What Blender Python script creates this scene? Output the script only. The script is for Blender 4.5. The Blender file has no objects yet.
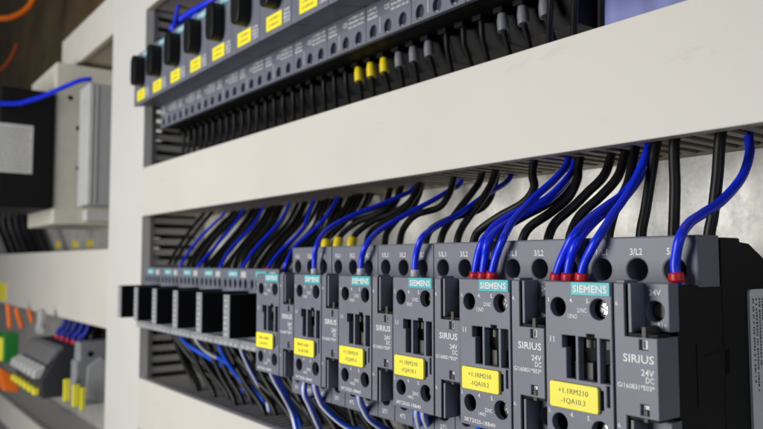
import bpy, bmesh, math, random
from mathutils import Vector, Matrix
random.seed(7)
S = 0.001                                   # everything is written in millimetres
scene = bpy.context.scene
COL = scene.collection

# ------------------------------------------------------------------ camera model (used for the camera and to lay wires)
F, YAW, PIT, ROL = 720.0, 0.6460752, 0.0653156, -0.0015215
CAM = Vector((128.847, -204.967, 7.109)); PW, PH = 763.0, 429.0
fw = Vector((-math.cos(YAW)*math.cos(PIT), math.sin(YAW)*math.cos(PIT), math.sin(PIT)))
rt0 = fw.cross(Vector((0, 0, 1))).normalized(); up0 = rt0.cross(fw)
rt = rt0*math.cos(ROL) + up0*math.sin(ROL); up = up0*math.cos(ROL) - rt0*math.sin(ROL)
def ray(px, py): return fw + rt*((px-PW/2)/F) + up*((PH/2-py)/F)
def at(px, py, val, axis=1):                # point seen at a pixel, at a given depth y (or x, or z)
    d = ray(px, py); return CAM + d*((val-CAM[axis])/d[axis])

# ------------------------------------------------------------------ materials
def lin(c):
    return tuple(((v/12.92) if v <= .04045 else ((v+.055)/1.055)**2.4) for v in c)
def mat(name, col, rough=.5, metal=0., var=.06, nscale=60., bump=.0, bscale=900., spec=.5, coat=0.):
    m = bpy.data.materials.new(name); m.use_nodes = True
    nt = m.node_tree; b = nt.nodes['Principled BSDF']
    tc = nt.nodes.new('ShaderNodeTexCoord')
    n = nt.nodes.new('ShaderNodeTexNoise'); n.inputs['Scale'].default_value = nscale; n.inputs['Detail'].default_value = 4
    nt.links.new(tc.outputs['Object'], n.inputs['Vector'])
    r = nt.nodes.new('ShaderNodeValToRGB'); r.color_ramp.elements[0].position = .3; r.color_ramp.elements[1].position = .7
    r.color_ramp.elements[0].color = tuple(c*(1-var) for c in col)+(1,)
    r.color_ramp.elements[1].color = tuple(min(1, c*(1+var)) for c in col)+(1,)
    nt.links.new(n.outputs['Fac'], r.inputs['Fac']); nt.links.new(r.outputs['Color'], b.inputs['Base Color'])
    mr = nt.nodes.new('ShaderNodeMapRange'); mr.inputs[3].default_value = rough*.88; mr.inputs[4].default_value = min(1, rough*1.12)
    nt.links.new(n.outputs['Fac'], mr.inputs[0]); nt.links.new(mr.outputs[0], b.inputs['Roughness'])
    b.inputs['Metallic'].default_value = metal; b.inputs['Specular IOR Level'].default_value = spec
    b.inputs['Coat Weight'].default_value = coat
    if bump:
        n2 = nt.nodes.new('ShaderNodeTexNoise'); n2.inputs['Scale'].default_value = bscale; n2.inputs['Detail'].default_value = 2
        nt.links.new(tc.outputs['Object'], n2.inputs['Vector'])
        bp = nt.nodes.new('ShaderNodeBump'); bp.inputs['Strength'].default_value = bump; bp.inputs['Distance'].default_value = .0004
        nt.links.new(n2.outputs['Fac'], bp.inputs['Height']); nt.links.new(bp.outputs['Normal'], b.inputs['Normal'])
    return m
M = {}
M['grey'] = mat('slate_grey_plastic', (.150, .159, .204), .46, bump=.25, bscale=2500, var=.07, nscale=90)
M['greyd'] = mat('dark_slate_plastic', (.075, .078, .10), .5, bump=.2, bscale=2500)
M['black'] = mat('black_plastic', (.0052, .0052, .006), .55, bump=.2, bscale=2500, var=.15, spec=.16)
M['knob'] = mat('knob_black', (.006, .006, .0065), .45, bump=.1, bscale=2000, spec=.3)
M['duct'] = mat('duct_cover_pvc', (.625, .605, .560), .5, bump=.12, bscale=500, var=.022, nscale=14)
def scuff(m, amount=.055):
    nt = m.node_tree; b = nt.nodes['Principled BSDF']; src = b.inputs['Base Color'].links[0].from_socket
    tc = nt.nodes.new('ShaderNodeTexCoord'); mp = nt.nodes.new('ShaderNodeMapping')
    mp.inputs['Scale'].default_value = (.35, 1, 1); mp.inputs['Rotation'].default_value = (0, .35, 0)
    nt.links.new(tc.outputs['Object'], mp.inputs['Vector'])
    n = nt.nodes.new('ShaderNodeTexNoise'); n.inputs['Scale'].default_value = 95; n.inputs['Detail'].default_value = 6; n.inputs['Roughness'].default_value = .7
    g = nt.nodes.new('ShaderNodeTexNoise'); g.inputs['Scale'].default_value = 11; g.inputs['Detail'].default_value = 2
    nt.links.new(mp.outputs[0], n.inputs['Vector']); nt.links.new(tc.outputs['Object'], g.inputs['Vector'])
    r1 = nt.nodes.new('ShaderNodeMapRange'); r1.inputs[1].default_value = .60; r1.inputs[2].default_value = .70
    r2 = nt.nodes.new('ShaderNodeMapRange'); r2.inputs[1].default_value = .50; r2.inputs[2].default_value = .62
    nt.links.new(n.outputs['Fac'], r1.inputs[0]); nt.links.new(g.outputs['Fac'], r2.inputs[0])
    mu = nt.nodes.new('ShaderNodeMath'); mu.operation = 'MULTIPLY'; nt.links.new(r1.outputs[0], mu.inputs[0]); nt.links.new(r2.outputs[0], mu.inputs[1])
    m2 = nt.nodes.new('ShaderNodeMath'); m2.operation = 'MULTIPLY'; m2.inputs[1].default_value = amount*3.2; nt.links.new(mu.outputs[0], m2.inputs[0])
    mx = nt.nodes.new('ShaderNodeMixRGB'); mx.inputs[2].default_value = (.36, .34, .31, 1)
    nt.links.new(m2.outputs[0], mx.inputs[0]); nt.links.new(src, mx.inputs[1]); nt.links.new(mx.outputs[0], b.inputs['Base Color'])
scuff(M['duct'])
M['ductpost'] = mat('vertical_cover_pvc', (.635, .625, .605), .5, bump=.12, bscale=500, var=.02, nscale=14)
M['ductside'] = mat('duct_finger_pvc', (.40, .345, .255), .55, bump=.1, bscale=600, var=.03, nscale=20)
M['ductgrey'] = mat('duct_finger_grey', (.33, .325, .315), .55, bump=.1, bscale=600, var=.03, nscale=20)
M['yellow'] = mat('yellow_label', (.93, .84, .055), .45, var=.03)
M['ysleeve'] = mat('yellow_sleeve', (.80, .62, .01), .4, var=.05)
M['gsleeve'] = mat('grey_sleeve', (.17, .175, .20), .45)
M['red'] = mat('red_ferrule', (.62, .010, .025), .4, var=.05)
M['wsleeve'] = mat('white_sleeve', (.6, .6, .62), .4)
M['navy'] = mat('navy_hole_shade', (.014, .017, .045), .5)  # shade and blue sheen inside the holes, put into the colour
M['teal'] = mat('teal_plate', (.05, .44, .48), .4, var=.03)
M['tealpale'] = mat('pale_teal_plate', (.17, .50, .62), .4, var=.03)
M['bluesheen'] = mat('blue_reflection_paint', (.22, .25, .58), .45, var=.12, nscale=12)
M['inkyellow'] = mat('faint_print', (.55, .42, .03), .5)
M['white'] = mat('white_print', (.72, .73, .76), .5, var=.02)
M['ink'] = mat('black_print', (.02, .02, .02), .5)
M['inkgrey'] = mat('grey_print', (.22, .22, .10), .5)
M['blue'] = mat('blue_insulation', (.008, .032, .78), .33, var=.05, spec=.45)
M['azure'] = mat('azure_insulation', (.022, .12, .86), .28, var=.04, spec=.6)
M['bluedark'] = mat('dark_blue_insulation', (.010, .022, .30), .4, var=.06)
M['wire'] = mat('black_insulation', (.0065, .0065, .007), .42, var=.15, spec=.32)
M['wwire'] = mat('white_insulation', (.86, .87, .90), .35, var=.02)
M['metal'] = mat('bright_screw', (.50, .50, .51), .34, metal=1.)
M['brass'] = mat('dull_metal', (.30, .28, .24), .35, metal=.6)
M['carrierd'] = mat('latch_grey', (.035, .033, .03), .5)
M['carrier'] = mat('carrier_grey', (.10, .098, .088), .55, var=.15)
M['plate2'] = mat('silver_rating_plate', (.86, .86, .87), .4, metal=.1, var=.05)
M['psu'] = mat('grey_sheet', (.47, .475, .48), .5, var=.04)
M['cream'] = mat('cream_plastic', (.60, .58, .50), .5, var=.04)
M['brown'] = mat('dark_brown_fill', (.085, .060, .026), .6, var=.45, nscale=7)
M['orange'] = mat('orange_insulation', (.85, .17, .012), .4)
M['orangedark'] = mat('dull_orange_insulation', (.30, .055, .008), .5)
M['green'] = mat('green_plastic', (.012, .20, .028), .45)
M['termgrey'] = mat('terminal_grey', (.26, .27, .29), .45, var=.08, nscale=200)
M['termdark'] = mat('terminal_dark', (.035, .036, .04), .5)
M['termmid'] = mat('terminal_mid_grey', (.15, .152, .16), .5)
M['labelwhite'] = mat('white_sticker', (.50, .50, .50), .5, var=.06)

def plate_material():
    m = bpy.data.materials.new('galvanised_steel'); m.use_nodes = True
    nt = m.node_tree; b = nt.nodes['Principled BSDF']
    tc = nt.nodes.new('ShaderNodeTexCoord')
    def noise(sc, det, dist=0):
        n = nt.nodes.new('ShaderNodeTexNoise'); n.inputs['Scale'].default_value = sc
        n.inputs['Detail'].default_value = det; n.inputs['Distortion'].default_value = dist
        nt.links.new(tc.outputs['Object'], n.inputs['Vector']); return n
    mp = nt.nodes.new('ShaderNodeMapping'); mp.inputs['Scale'].default_value = (1, 1, .55); mp.inputs['Rotation'].default_value = (0, .5, 0)
    nt.links.new(tc.outputs['Object'], mp.inputs['Vector'])
    n1 = noise(46, 9, .5); n1.inputs['Roughness'].default_value = .66; nt.links.new(mp.outputs[0], n1.inputs['Vector'])
    n2 = noise(420, 3); n3 = noise(9, 3)
    v = nt.nodes.new('ShaderNodeTexVoronoi'); v.inputs['Scale'].default_value = 210
    w = noise(160, 3); mx = nt.nodes.new('ShaderNodeMixRGB'); mx.inputs[0].default_value = .02
    nt.links.new(tc.outputs['Object'], mx.inputs[1]); nt.links.new(w.outputs['Color'], mx.inputs[2]); nt.links.new(mx.outputs[0], v.inputs['Vector'])
    bw = nt.nodes.new('ShaderNodeRGBToBW'); nt.links.new(v.outputs['Color'], bw.inputs[0])
    def madd(a, k, c=None):
        m_ = nt.nodes.new('ShaderNodeMath'); m_.operation = 'MULTIPLY_ADD'; m_.inputs[1].default_value = k; m_.inputs[2].default_value = 0
        nt.links.new(a, m_.inputs[0])
        if c: nt.links.new(c.outputs[0], m_.inputs[2])
        return m_
    add2 = madd(n3.outputs['Fac'], .22, madd(bw.outputs[0], .07, madd(n2.outputs['Fac'], .16, madd(n1.outputs['Fac'], .52))))
    r = nt.nodes.new('ShaderNodeValToRGB'); e = r.color_ramp.elements
    e[0].position = .38; e[0].color = (.58, .58, .57, 1); e[1].position = .62; e[1].color = (.93, .91, .84, 1)
    nt.links.new(add2.outputs[0], r.inputs['Fac']); nt.links.new(r.outputs['Color'], b.inputs['Base Color'])
    b.inputs['Metallic'].default_value = .6
    mr = nt.nodes.new('ShaderNodeMapRange'); mr.inputs[3].default_value = .60; mr.inputs[4].default_value = .36
    nt.links.new(add2.outputs[0], mr.inputs[0]); nt.links.new(mr.outputs[0], b.inputs['Roughness'])
    bp = nt.nodes.new('ShaderNodeBump'); bp.inputs['Strength'].default_value = .3; bp.inputs['Distance'].default_value = .0006
    nt.links.new(add2.outputs[0], bp.inputs['Height']); nt.links.new(bp.outputs['Normal'], b.inputs['Normal'])
    return m
M['plate'] = plate_material()

# ------------------------------------------------------------------ mesh builder
def curve_mesh(cu):
    o = bpy.data.objects.new('tmp', cu); COL.objects.link(o)
    dg = bpy.context.evaluated_depsgraph_get(); dg.update()
    me = bpy.data.meshes.new_from_object(o.evaluated_get(dg))
    bpy.data.objects.remove(o); bpy.data.curves.remove(cu)
    return me
_txt = {}
class MB:
    def __init__(s): s.v = []; s.f = []; s.m = []; s.sm = []
    def add(s, vs, fs, m=0, smooth=False):
        o = len(s.v); s.v += [tuple(v) for v in vs]
        for f in fs: s.f.append([i+o for i in f]); s.m.append(m); s.sm.append(smooth)
        return s
    def bm(s, b, m=0, smooth=False):
        b.verts.index_update()
        s.add([v.co[:] for v in b.verts], [[v.index for v in f.verts] for f in b.faces], m, smooth); b.free(); return s
    def box(s, x0, x1, y0, y1, z0, z1, bev=0., m=0, seg=2):
        b = bmesh.new(); bmesh.ops.create_cube(b, size=1)
        for v in b.verts: v.co = Vector(((x0+x1)/2+v.co.x*(x1-x0), (y0+y1)/2+v.co.y*(y1-y0), (z0+z1)/2+v.co.z*(z1-z0)))
        if bev: bmesh.ops.bevel(b, geom=b.edges[:], offset=bev, segments=seg, affect='EDGES', profile=.5)
        return s.bm(b, m)
    def prism(s, pts, a0, a1, axis='x', bev=0., m=0):     # polygon (other two axes) extruded along an axis
        b = bmesh.new()
        def P(p, a): return {'x': (a, p[0], p[1]), 'y': (p[0], a, p[1]), 'z': (p[0], p[1], a)}[axis]
        A = [b.verts.new(P(p, a0)) for p in pts]; B = [b.verts.new(P(p, a1)) for p in pts]; n = len(pts)
        b.faces.new(A); b.faces.new(B[::-1])
        for i in range(n): b.faces.new((A[i], B[i], B[(i+1) % n], A[(i+1) % n]))
        bmesh.ops.recalc_face_normals(b, faces=b.faces[:])
        if bev: bmesh.ops.bevel(b, geom=b.edges[:], offset=bev, segments=2, affect='EDGES', profile=.5)
        return s.bm(b, m)
    def plate(s, outer, holes, y0, y1, bev=.3, m=0):       # panel in the x-z plane with real openings
        cu = bpy.data.curves.new('tmp', 'CURVE'); cu.dimensions = '2D'; cu.fill_mode = 'BOTH'
        for h in [outer]+list(holes):
            if h[0] == 'c':
                _, cx, cz, r = h[:4]; rz = h[4] if len(h) > 4 else r
                h = [(cx+r*math.cos(i*2*math.pi/28), cz+rz*math.sin(i*2*math.pi/28)) for i in range(28)]
            sp = cu.splines.new('POLY'); sp.points.add(len(h)-1); sp.use_cyclic_u = True
            for p, q in zip(sp.points, h): p.co = (q[0], q[1], 0, 1)
        cu.extrude = (y1-y0)/2-bev; cu.bevel_depth = bev; cu.bevel_resolution = 1; cu.offset = -bev
        me = curve_mesh(cu); ym = (y0+y1)/2
        s.add([(v.co.x, ym-v.co.z, v.co.y) for v in me.vertices], [list(p.vertices) for p in me.polygons], m)
        bpy.data.meshes.remove(me); return s
    def cyl(s, c, r, h, axis='y', seg=24, m=0, r2=None):
        r2 = r if r2 is None else r2; vs = []; fs = []
        for k, (rr, a) in enumerate(((r, 0), (r2, h))):
            for i in range(seg):
                t = i*2*math.pi/seg; u, w = rr*math.cos(t), rr*math.sin(t)
                vs.append({'y': (c[0]+u, c[1]+a, c[2]+w), 'z': (c[0]+u, c[1]+w, c[2]+a), 'x': (c[0]+a, c[1]+u, c[2]+w)}[axis])
        for i in range(seg): fs.append((i, (i+1) % seg, seg+(i+1) % seg, seg+i))
        s.add(vs, fs, m, True); s.add(vs, [list(range(seg))[::-1], list(range(seg, 2*seg))], m); return s
    def tube(s, pts, r, seg=10, m=0, stripe=None, caps=True):
        pts = [Vector(p) for p in pts]; n = len(pts)
        T = [(pts[min(i+1, n-1)]-pts[max(i-1, 0)]).normalized() for i in range(n)]
        a = Vector((0, -1, 0)); a = (a-T[0]*a.dot(T[0]))
        if a.length < .05: a = Vector((1, 0, 0)); a = a-T[0]*a.dot(T[0])
        a.normalize(); vs = []
        rs = r if isinstance(r, (list, tuple)) else [r]*n
        for i in range(n):
            a = (a-T[i]*a.dot(T[i])).normalized(); b = T[i].cross(a)
            for k in range(seg):
                t = k*2*math.pi/seg; vs.append(pts[i]+a*(rs[i]*math.cos(t))+b*(rs[i]*math.sin(t)))
        for i in range(n-1):
            for k in range(seg):
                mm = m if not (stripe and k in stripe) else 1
                s.add([], []); s.f.append([i*seg+k, i*seg+(k+1) % seg, (i+1)*seg+(k+1) % seg, (i+1)*seg+k]); s.m.append(mm); s.sm.append(True)
        s.v += [tuple(v) for v in vs]
        if caps:
            s.f += [list(range(seg))[::-1], [(n-1)*seg+k for k in range(seg)]]; s.m += [m, m]; s.sm += [False, False]
        return s
    def text(s, string, x, z, y, h, w=None, align='l', m=0, vert=None):
        # cap height h, optional total width w; stands 0.1 mm proud of the surface at y, read from -y
        if string not in _txt:
            cu = bpy.data.curves.new('tmp', 'FONT'); cu.body = string; cu.resolution_u = 2; cu.offset = .03 if string == 'SIEMENS' else (0 if string[0] in '+-' else .016)
            me = curve_mesh(cu); V = [(v.co.x, v.co.y) for v in me.vertices]; P = [list(p.vertices) for p in me.polygons]
            cu = bpy.data.curves.new('tmp', 'FONT'); cu.body = 'E'; e = curve_mesh(cu); ch = max(v.co.y for v in e.vertices)
            _txt[string] = (V, P, ch)
        V, P, ch = _txt[string]
        x0 = min(v[0] for v in V); x1 = max(v[0] for v in V)
        sz = h/ch; sx = sz if w is None else w/(x1-x0); W = (x1-x0)*sx
        off = {'l': 0, 'c': -W/2, 'r': -W}[align]
        if vert is None: vs = [(x+off+(a-x0)*sx, y-.1, z+b*sz) for a, b in V]
        else: vs = [(vert, x+b*sz, z+off+(a-x0)*sx) for a, b in V]     # on a +x face, running upwards
        s.add(vs, P, m); return s
    def dashes(s, x0, x1, z, h, y, rnd=None, m=0):          # print too small to read
        x = x0
        while x < x1-.4:
            w = random.uniform(.35, .8); hh = h*random.choice((1, 1, .7))
            s.add([(x, y-.1, z), (x+w, y-.1, z), (x+w, y-.1, z+hh), (x, y-.1, z+hh)], [(0, 1, 2, 3)], m)
            x += w+random.choice((.22, .28, .3, .9))
        return s
    def build(s, name, mats, parent=None, origin=None):
        me = bpy.data.meshes.new(name)
        o0 = Vector(origin) if origin is not None else (parent['_o'] if parent else Vector((0, 0, 0)))
        o0 = Vector(o0)
        me.from_pydata([((Vector(v)-o0)*S)[:] for v in s.v], [], s.f)
        for mm in (mats if isinstance(mats, (list, tuple)) else [mats]): me.materials.append(M[mm])
        me.polygons.foreach_set('material_index', s.m); me.polygons.foreach_set('use_smooth', s.sm)
        me.validate(); me.update()
        o = bpy.data.objects.new(name, me); COL.objects.link(o)
        if parent: o.parent = parent; ORG[o.name] = o0
        else: o.location = o0*S; ORG[o.name] = o0
        return o
ORG = {}
class _P(dict): pass
def empty(name, o, label, cat, group=None):
    e = bpy.data.objects.new(name, None); COL.objects.link(e); e.location = Vector(o)*S
    e.empty_display_size = .01; ORG[e.name] = Vector(o); tag(e, label, cat, group); return e
def tag(o, label=None, cat=None, group=None, kind=None):
    if label: o['label'] = label
    if cat: o['category'] = cat
    if group: o['group'] = group
    if kind: o['kind'] = kind
    return o
def part(mb, name, mats, parent):           # child mesh; design coordinates are world millimetres
    return mb.build(name, mats, parent, ORG[parent.name])
def copy_tree(o, parent=None, dx=None):
    c = o.copy(); COL.objects.link(c)
    if parent: c.parent = parent
    if dx is not None: c.location = o.location + Vector(dx)*S; ORG[c.name] = ORG[o.name] + Vector(dx)
    else: ORG[c.name] = (ORG[parent.name] if parent else ORG[o.name])
    for ch in o.children: copy_tree(ch, c)
    return c
def rect(x0, x1, z0, z1): return [(x0, z0), (x1, z0), (x1, z1), (x0, z1)]
def rrect(x0, x1, z0, z1, r, n=4):
    P = []
    for cx, cz, a in ((x1-r, z1-r, 0), (x0+r, z1-r, 90), (x0+r, z0+r, 180), (x1-r, z0+r, 270)):
        for i in range(n+1):
            t = math.radians(a+90*i/n); P.append((cx+r*math.cos(t), cz+r*math.sin(t)))
    return P

D = 112.                                    # face of the mounting plate
YD = 43.                                    # face of the duct covers

# ------------------------------------------------------------------ mounting plate and backdrop
b = MB().box(-2300, 600, D, D+3, -700, 900)
tag(b.build('mounting_plate', 'plate', origin=(-600, D, 0)), kind='structure')
b = MB().box(-2200, -735, 96, 99, 285, 800)  # added filler sheet, its darkness is all base colour
tag(b.build('filler', 'brown', origin=(-1400, 96, 285)), 'added dark brown backboard above the black transformer at top left', 'board')

# ------------------------------------------------------------------ wiring ducts
PIT_H, FING = 9.0, 4.4
def h_duct(x0, x1, zb, zt, label, fm, yb=D-.4):
    e = empty('wiring_duct', ((x0+x1)/2, yb, zb), label, 'wiring duct', 'slotted wiring ducts')
    c = MB(); c.box(x0, x1, YD, YD+2, zb, zt, .5)
    part(c, 'cover', 'duct', e)
    for z_ in (zt-1.6, zb): part(MB().box(x0, x1, YD+2.02, YD+7, z_, z_+1.6, .4), 'cover_lip', 'psu' if fm == 'ductgrey' else fm, e)
    for zz, nm in ((zt-3.2, 'top'), (zb+1.7, 'bottom')):
        t = MB(); x = x0+4
        while x < x1-FING:
            t.box(x, x+FING, YD+3, yb-9, zz, zz+1.5, .25, seg=1); x += PIT_H
        t.box(x0, x1, yb-9, yb-2, zz, zz+1.5)
        t.box(x0, x1, YD+2.1, YD+5, zz, zz+1.5)
        part(t, 'slotted_wall', fm, e)
    part(MB().box(x0, x1, yb-1.9, yb, zb+1.7, zt-1.7), 'back', fm, e)
    return e
# vertical duct
VX0, VX1 = -722., -609.
e = empty('wiring_duct', ((VX0+VX1)/2, D-.4, -400), 'tall white vertical wiring duct left of both rows of switchgear', 'wiring duct', 'slotted wiring ducts')
c = MB().box(VX0, VX1, YD, YD+2, -420, 520, .5)
for xx in (VX0, VX1-1.6): c.box(xx, xx+1.6, YD+2.02, YD+9, -420, 520, .4)
part(c, 'cover', 'ductpost', e)
for xx in (VX0+1.8, VX1-3.4):
    t = MB(); z = -415
    while z < 515:
        t.box(xx, xx+1.5, YD+5, D-10, z, z+6.2, .25, seg=1); z += 11
    t.box(xx, xx+1.5, D-10, D-2.4, -420, 520); t.box(xx+.1, xx+1.4, YD+3, YD+14, -420, 520)
    part(t, 'slotted_wall', 'ductgrey', e)
part(MB().box(VX0+2, VX1-2, D-2.3, D-.4, -420, 520), 'back', 'ductgrey', e)
h_duct(-608.8, 330, 54, 104, 'long cream wiring duct between the breakers and the contactor row', 'ductside')
h_duct(-608.8, 330, -160, -110, 'pale slotted wiring duct below the contactors, lowest in the photo', 'ductgrey')
h_duct(-608.8, 330, 271, 330, 'cream wiring duct above the breakers at the top edge', 'ductside')
h_duct(-2100, -722.3, -69, 22, 'tall pale wiring duct left of the vertical duct, with yellow tag', 'ductgrey')
h_duct(-967, -722.3, 275, 325, 'short cream duct stub at top left above the grey power supply', 'ductside')
h_duct(-2100, -722.3, -281, -237, 'pale wiring duct under the terminal blocks at bottom left', 'ductgrey')

for i in range(6):  # added cables, put in to make the duct interior dark
    y = 56+i*8.5
    pts = [(x, y+random.uniform(-1.5, 1.5), 64+(i % 2)*6+random.uniform(-1, 1)) for x in range(-590, 321, 70)]
    tag(MB().tube(pts, 4.6, 8).build('cable', 'wire', origin=(-590, y, 66)), 'added black cable darkening the inside of the duct above the contactors', 'cable', 'added black cables darkening the duct')
# ------------------------------------------------------------------ contactors
def contactor(x0, label):
    X = lambda a: x0+a
    e = empty('contactor', (x0+22.5, D, -75), label, 'contactor', 'row of grey contactors')
    # black core and base
    c = MB()
    c.box(X(.7), X(44.4), 12.1, 42, -57.2, -1, .4)
    c.box(X(.5), X(44.6), 40, 54, -73.8, 15.4, .6)
    c.prism([(54, -73), (54, 14), (61, 13.4), (78, 5), (D-.3, 5), (D-.3, -73)], X(1.0), X(44.2), 'x')
    part(c, 'base', 'black', e)
    part(MB().prism([(23, -20), (25, -20), (25, -25), (44, -23), (44, -32), (25, -34), (25, -41), (23, -41)], X(44.0), X(44.6), 'x', .1), 'side_clip', 'black', e)
    part(MB().box(X(44.0), X(44.65), 47, 52, -10, -3, .2), 'side_clip', 'black', e)
    # terminal shells
    holes = [('c', X(a), 4.0, 4.1) for a in (6.7, 21.6, 36.3)]
    t = MB().plate([(X(.15), -1.6), (X(44.85), -1.6), (X(44.85), 16), (X(.15), 16)], holes, 25, 39, .7)
    up_ = part(t, 'upper_terminal_block', 'grey', e)
    l = MB()
    for a, sx in ((6.8, '1/L1'), (21.5, '3/L2'), (36.0, '5/L3')): l.text(sx, X(a), 9.4, 25, 2.3, 5.0, 'c')
    part(l, 'lettering', 'white', up_)
    for a in (6.7, 21.6, 36.3): part(MB().cyl((X(a), 37, 4.0), 3.2, 1.5), 'screw', 'greyd', up_)
    holes = [('c', X(a), -63.4, 4.1) for a in (6.7, 21.6, 36.3)]
    t = MB().plate([(X(.15), -74.6), (X(44.85), -74.6), (X(44.85), -56.4), (X(.15), -56.4)], holes, 25, 39, .7)
    for a in (14.6, 29.2): t.box(X(a)-.3, X(a)+.3, 24.6, 26, -74, -57.6)
    lo = part(t, 'lower_terminal_block', 'grey', e)
    l = MB()
    for a, sx in ((6.6, '2/T1'), (21.3, '4/T2'), (36.0, '6/T3')): l.text(sx, X(a), -71.4, 25, 2.0, 4.2, 'c')
    part(l, 'lettering', 'white', lo)
    # left front panel: four screw holes, three windows, slot beside the label
    win1 = [(X(7.6), -18.8), (X(13.3), -18.8), (X(13.3), -33.5), (X(9.4), -33.5), (X(9.4), -23), (X(7.6), -23)]
    win2 = [(X(14.6), -33.6), (X(22), -33.6), (X(22), -18.9), (X(21.2), -18.9), (X(21.2), -17.7), (X(18.0), -17.7), (X(18.0), -18.9), (X(14.6), -18.9)]
    win3 = rect(X(23.4), X(27.2), -33.6, -18.9)
    hs = [('c', X(6), -9, 3.35), ('c', X(23.1), -9.1, 3.55), ('c', X(6), -49.5, 3.35), ('c', X(23.0), -49.8, 3.55), win1, win2, win3,
          rect(X(25.75), X(26.85), -41.2, -34.3), rect(X(22.6), X(24.4), -42.5, -36.2)]
    p = MB().plate([(X(.25), -58.4), (X(28.3), -58.4), (X(28.3), 0), (X(.25), 0)], hs, 0, 3.2, .35)
    for q in ((.3, 28.2, -1.3, -.2), (.3, 28.2, -58.2, -57.2), (.3, 1.3, -57.1, -1.4), (27.2, 28.2, -57.1, -1.4)): p.box(X(q[0]), X(q[1]), 3.0, 12.05, q[2], q[3])
    fp = part(p, 'front_cover', 'grey', e)
    for wx0, wx1 in ((9.5, 11.8), (14.3, 17.8), (22.6, 25.6)):
        part(MB().box(X(wx0), X(wx1), 3.6, 8.2, -36, -27.8, .3), 'contact_carrier', 'carrier', fp)
        part(MB().box(X(wx0)-1, X(wx1)-.6, 6.0, 8.2, -23.2, -20.2, .2), 'contact_tip', 'carrier', fp)
    w = MB().box(X(1.4), X(27.1), 8.3, 11.9, -57, -1.5); part(w, 'window_back', 'black', fp)
    for zz in (-9.1, -49.8):
        w = MB().cyl((X(22.6), 4.6, zz), 2.9, 2.5); w.cyl((X(22.6), 4.3, zz), 2.0, .4, r2=2.6)
        for t_ in range(4):
            ca, sa = math.cos(math.pi/4*t_+.3), math.sin(math.pi/4*t_+.3)
            w.add([(X(22.6)+u*ca-v*sa, 4.24, zz+u*sa+v*ca) for u, v in ((-2.2, -.18), (2.2, -.18), (2.2, .18), (-2.2, .18))], [(0, 1, 2, 3)], 1 if t_ % 2 else 0)
        part(w, 'screw', ['metal', 'ink'], fp)
    for a, zz in ((6, -9), (6, -49.5)): part(MB().cyl((X(a), 7.2, zz), 3.3, .6), 'hole_back', 'navy', fp)
    # right front panel with pockets for the coil terminals
    out = [(X(29.2), -58.4), (X(33.1), -58.4), (X(33.1), -42.5), (X(44.75), -42.5), (X(44.75), -17.1), (X(33.1), -17.1), (X(33.1), 0), (X(29.2), 0)]
    hs = [rect(X(38.3), X(41.2), -21, -17.9), rect(X(38.3), X(41.2), -41.6, -38.2)]
    p = MB().plate(out, hs, 0, 11.8, .3)
    p.box(X(29.9), X(33.0), .6, 8, .02, .9, .2)
    for sg, z0 in ((1, 0.), (-1, -59.6)):   # pocket ribs, upper and lower
        za, zb = sorted((z0-sg*.0, z0-sg*15.9)); p.box(X(34.5), X(35.7), .05, 11.8, za if sg > 0 else za+1.2, zb if sg > 0 else zb, .25)
    cp = part(p, 'coil_cover', 'grey', e)
    for zz, tx in ((-17.75, '1'), (-43.9, 'L')):
        part(MB().box(X(38.9), X(40.7), .3, 8, zz, zz+4.1, .3), 'latch', 'carrierd', cp)
        za_ = -16.95 if tx == '1' else -43.35
        part(MB().box(X(33.5), X(44.2), .9, 8, za_, za_+.9), 'groove_shade', 'black', cp)
        z1, z2 = (-17, -.4) if tx == '1' else (-58.1, -42.6)
        part(MB().box(X(33.12), X(33.5), .35, 11.5, z1, z2), 'groove_shade', 'black', cp)  # black liner paints the shade of the gap over its lit wall
        z0 = -20.9 if tx == '1' else -41.5
        mk = part(MB().box(X(38.6), X(41.1), 1.3, 3, z0, z0+2.9), 'marker', 'white', cp)
        part(MB().text(tx, X(39.4), z0+.3, 1.3, 2.3, .8, 'c'), 'lettering', 'ink', mk)
    # coil terminals
    for z0, z1, hz in ((-15.6, -.05, -9.2), (-58.3, -44.0, -50.4)):
        t = MB().plate(rect(X(35.6), X(44.5), z0, z1), [('c', X(39.4), hz, 3.4)], 7.5, 13.2, .35)
        ct = part(t, 'coil_terminal', 'grey', e)
        for tx, a, zz in ((('24V', 39.6, -4.0), ('A1+', 41.8, -14.4)) if hz > -30 else (('A2-', 41.8, -56.8),)):
            part(MB().text(tx, X(a), zz, 7.5, 1.8, 4.4 if tx == '24V' else 3.6, 'c'), 'lettering', 'white', ct)
        w = MB().cyl((X(38.6), 12.0, hz), 2.4, 1.0); part(w, 'screw', 'brass', ct)
    # brand plate, white print
    t = MB().box(X(12.1), X(27.9), -.45, .6, -4.65, -.05, .15); bp_ = part(t, 'brand_plate', 'teal', e)
    l = MB().text('SIEMENS', X(20.0), -3.55, -.45, 2.35, 14.0, 'c'); part(l, 'lettering', 'white', bp_)
    l = MB()
    for row in (('3.', 1.5, -7.2, 1.3, 'l'), ('4.', 11.2, -7.2, 1.5, 'l'), ('5.', 18.2, -7.2, 1.5, 'l'),
                              ('21NC', 14.4, -10.5, 1.5, 'l'), ('13NO', 10.4, -12.7, 1.5, 'l'), ('11', 2.4, -21.5, 2.0, 'l'),
                              None, ('3.', 1.2, -46.4, 1.3, 'l'), ('4.', 10.8, -46.6, 1.5, 'l'), ('5.', 17.8, -46.7, 1.5, 'l'),
                              ('22NC', 14.4, -51.6, 1.4, 'l'), ('14NO', 11.0, -53.5, 1.4, 'l')):
        if row is None: part(l, 'lettering', 'white', fp); l = MB(); continue
        sx, a, zz, hh, al = row
        l.text(sx, X(a), zz, 0, hh, None if '.' in sx else (4.0 if len(sx) > 2 else 1.9), al)
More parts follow.
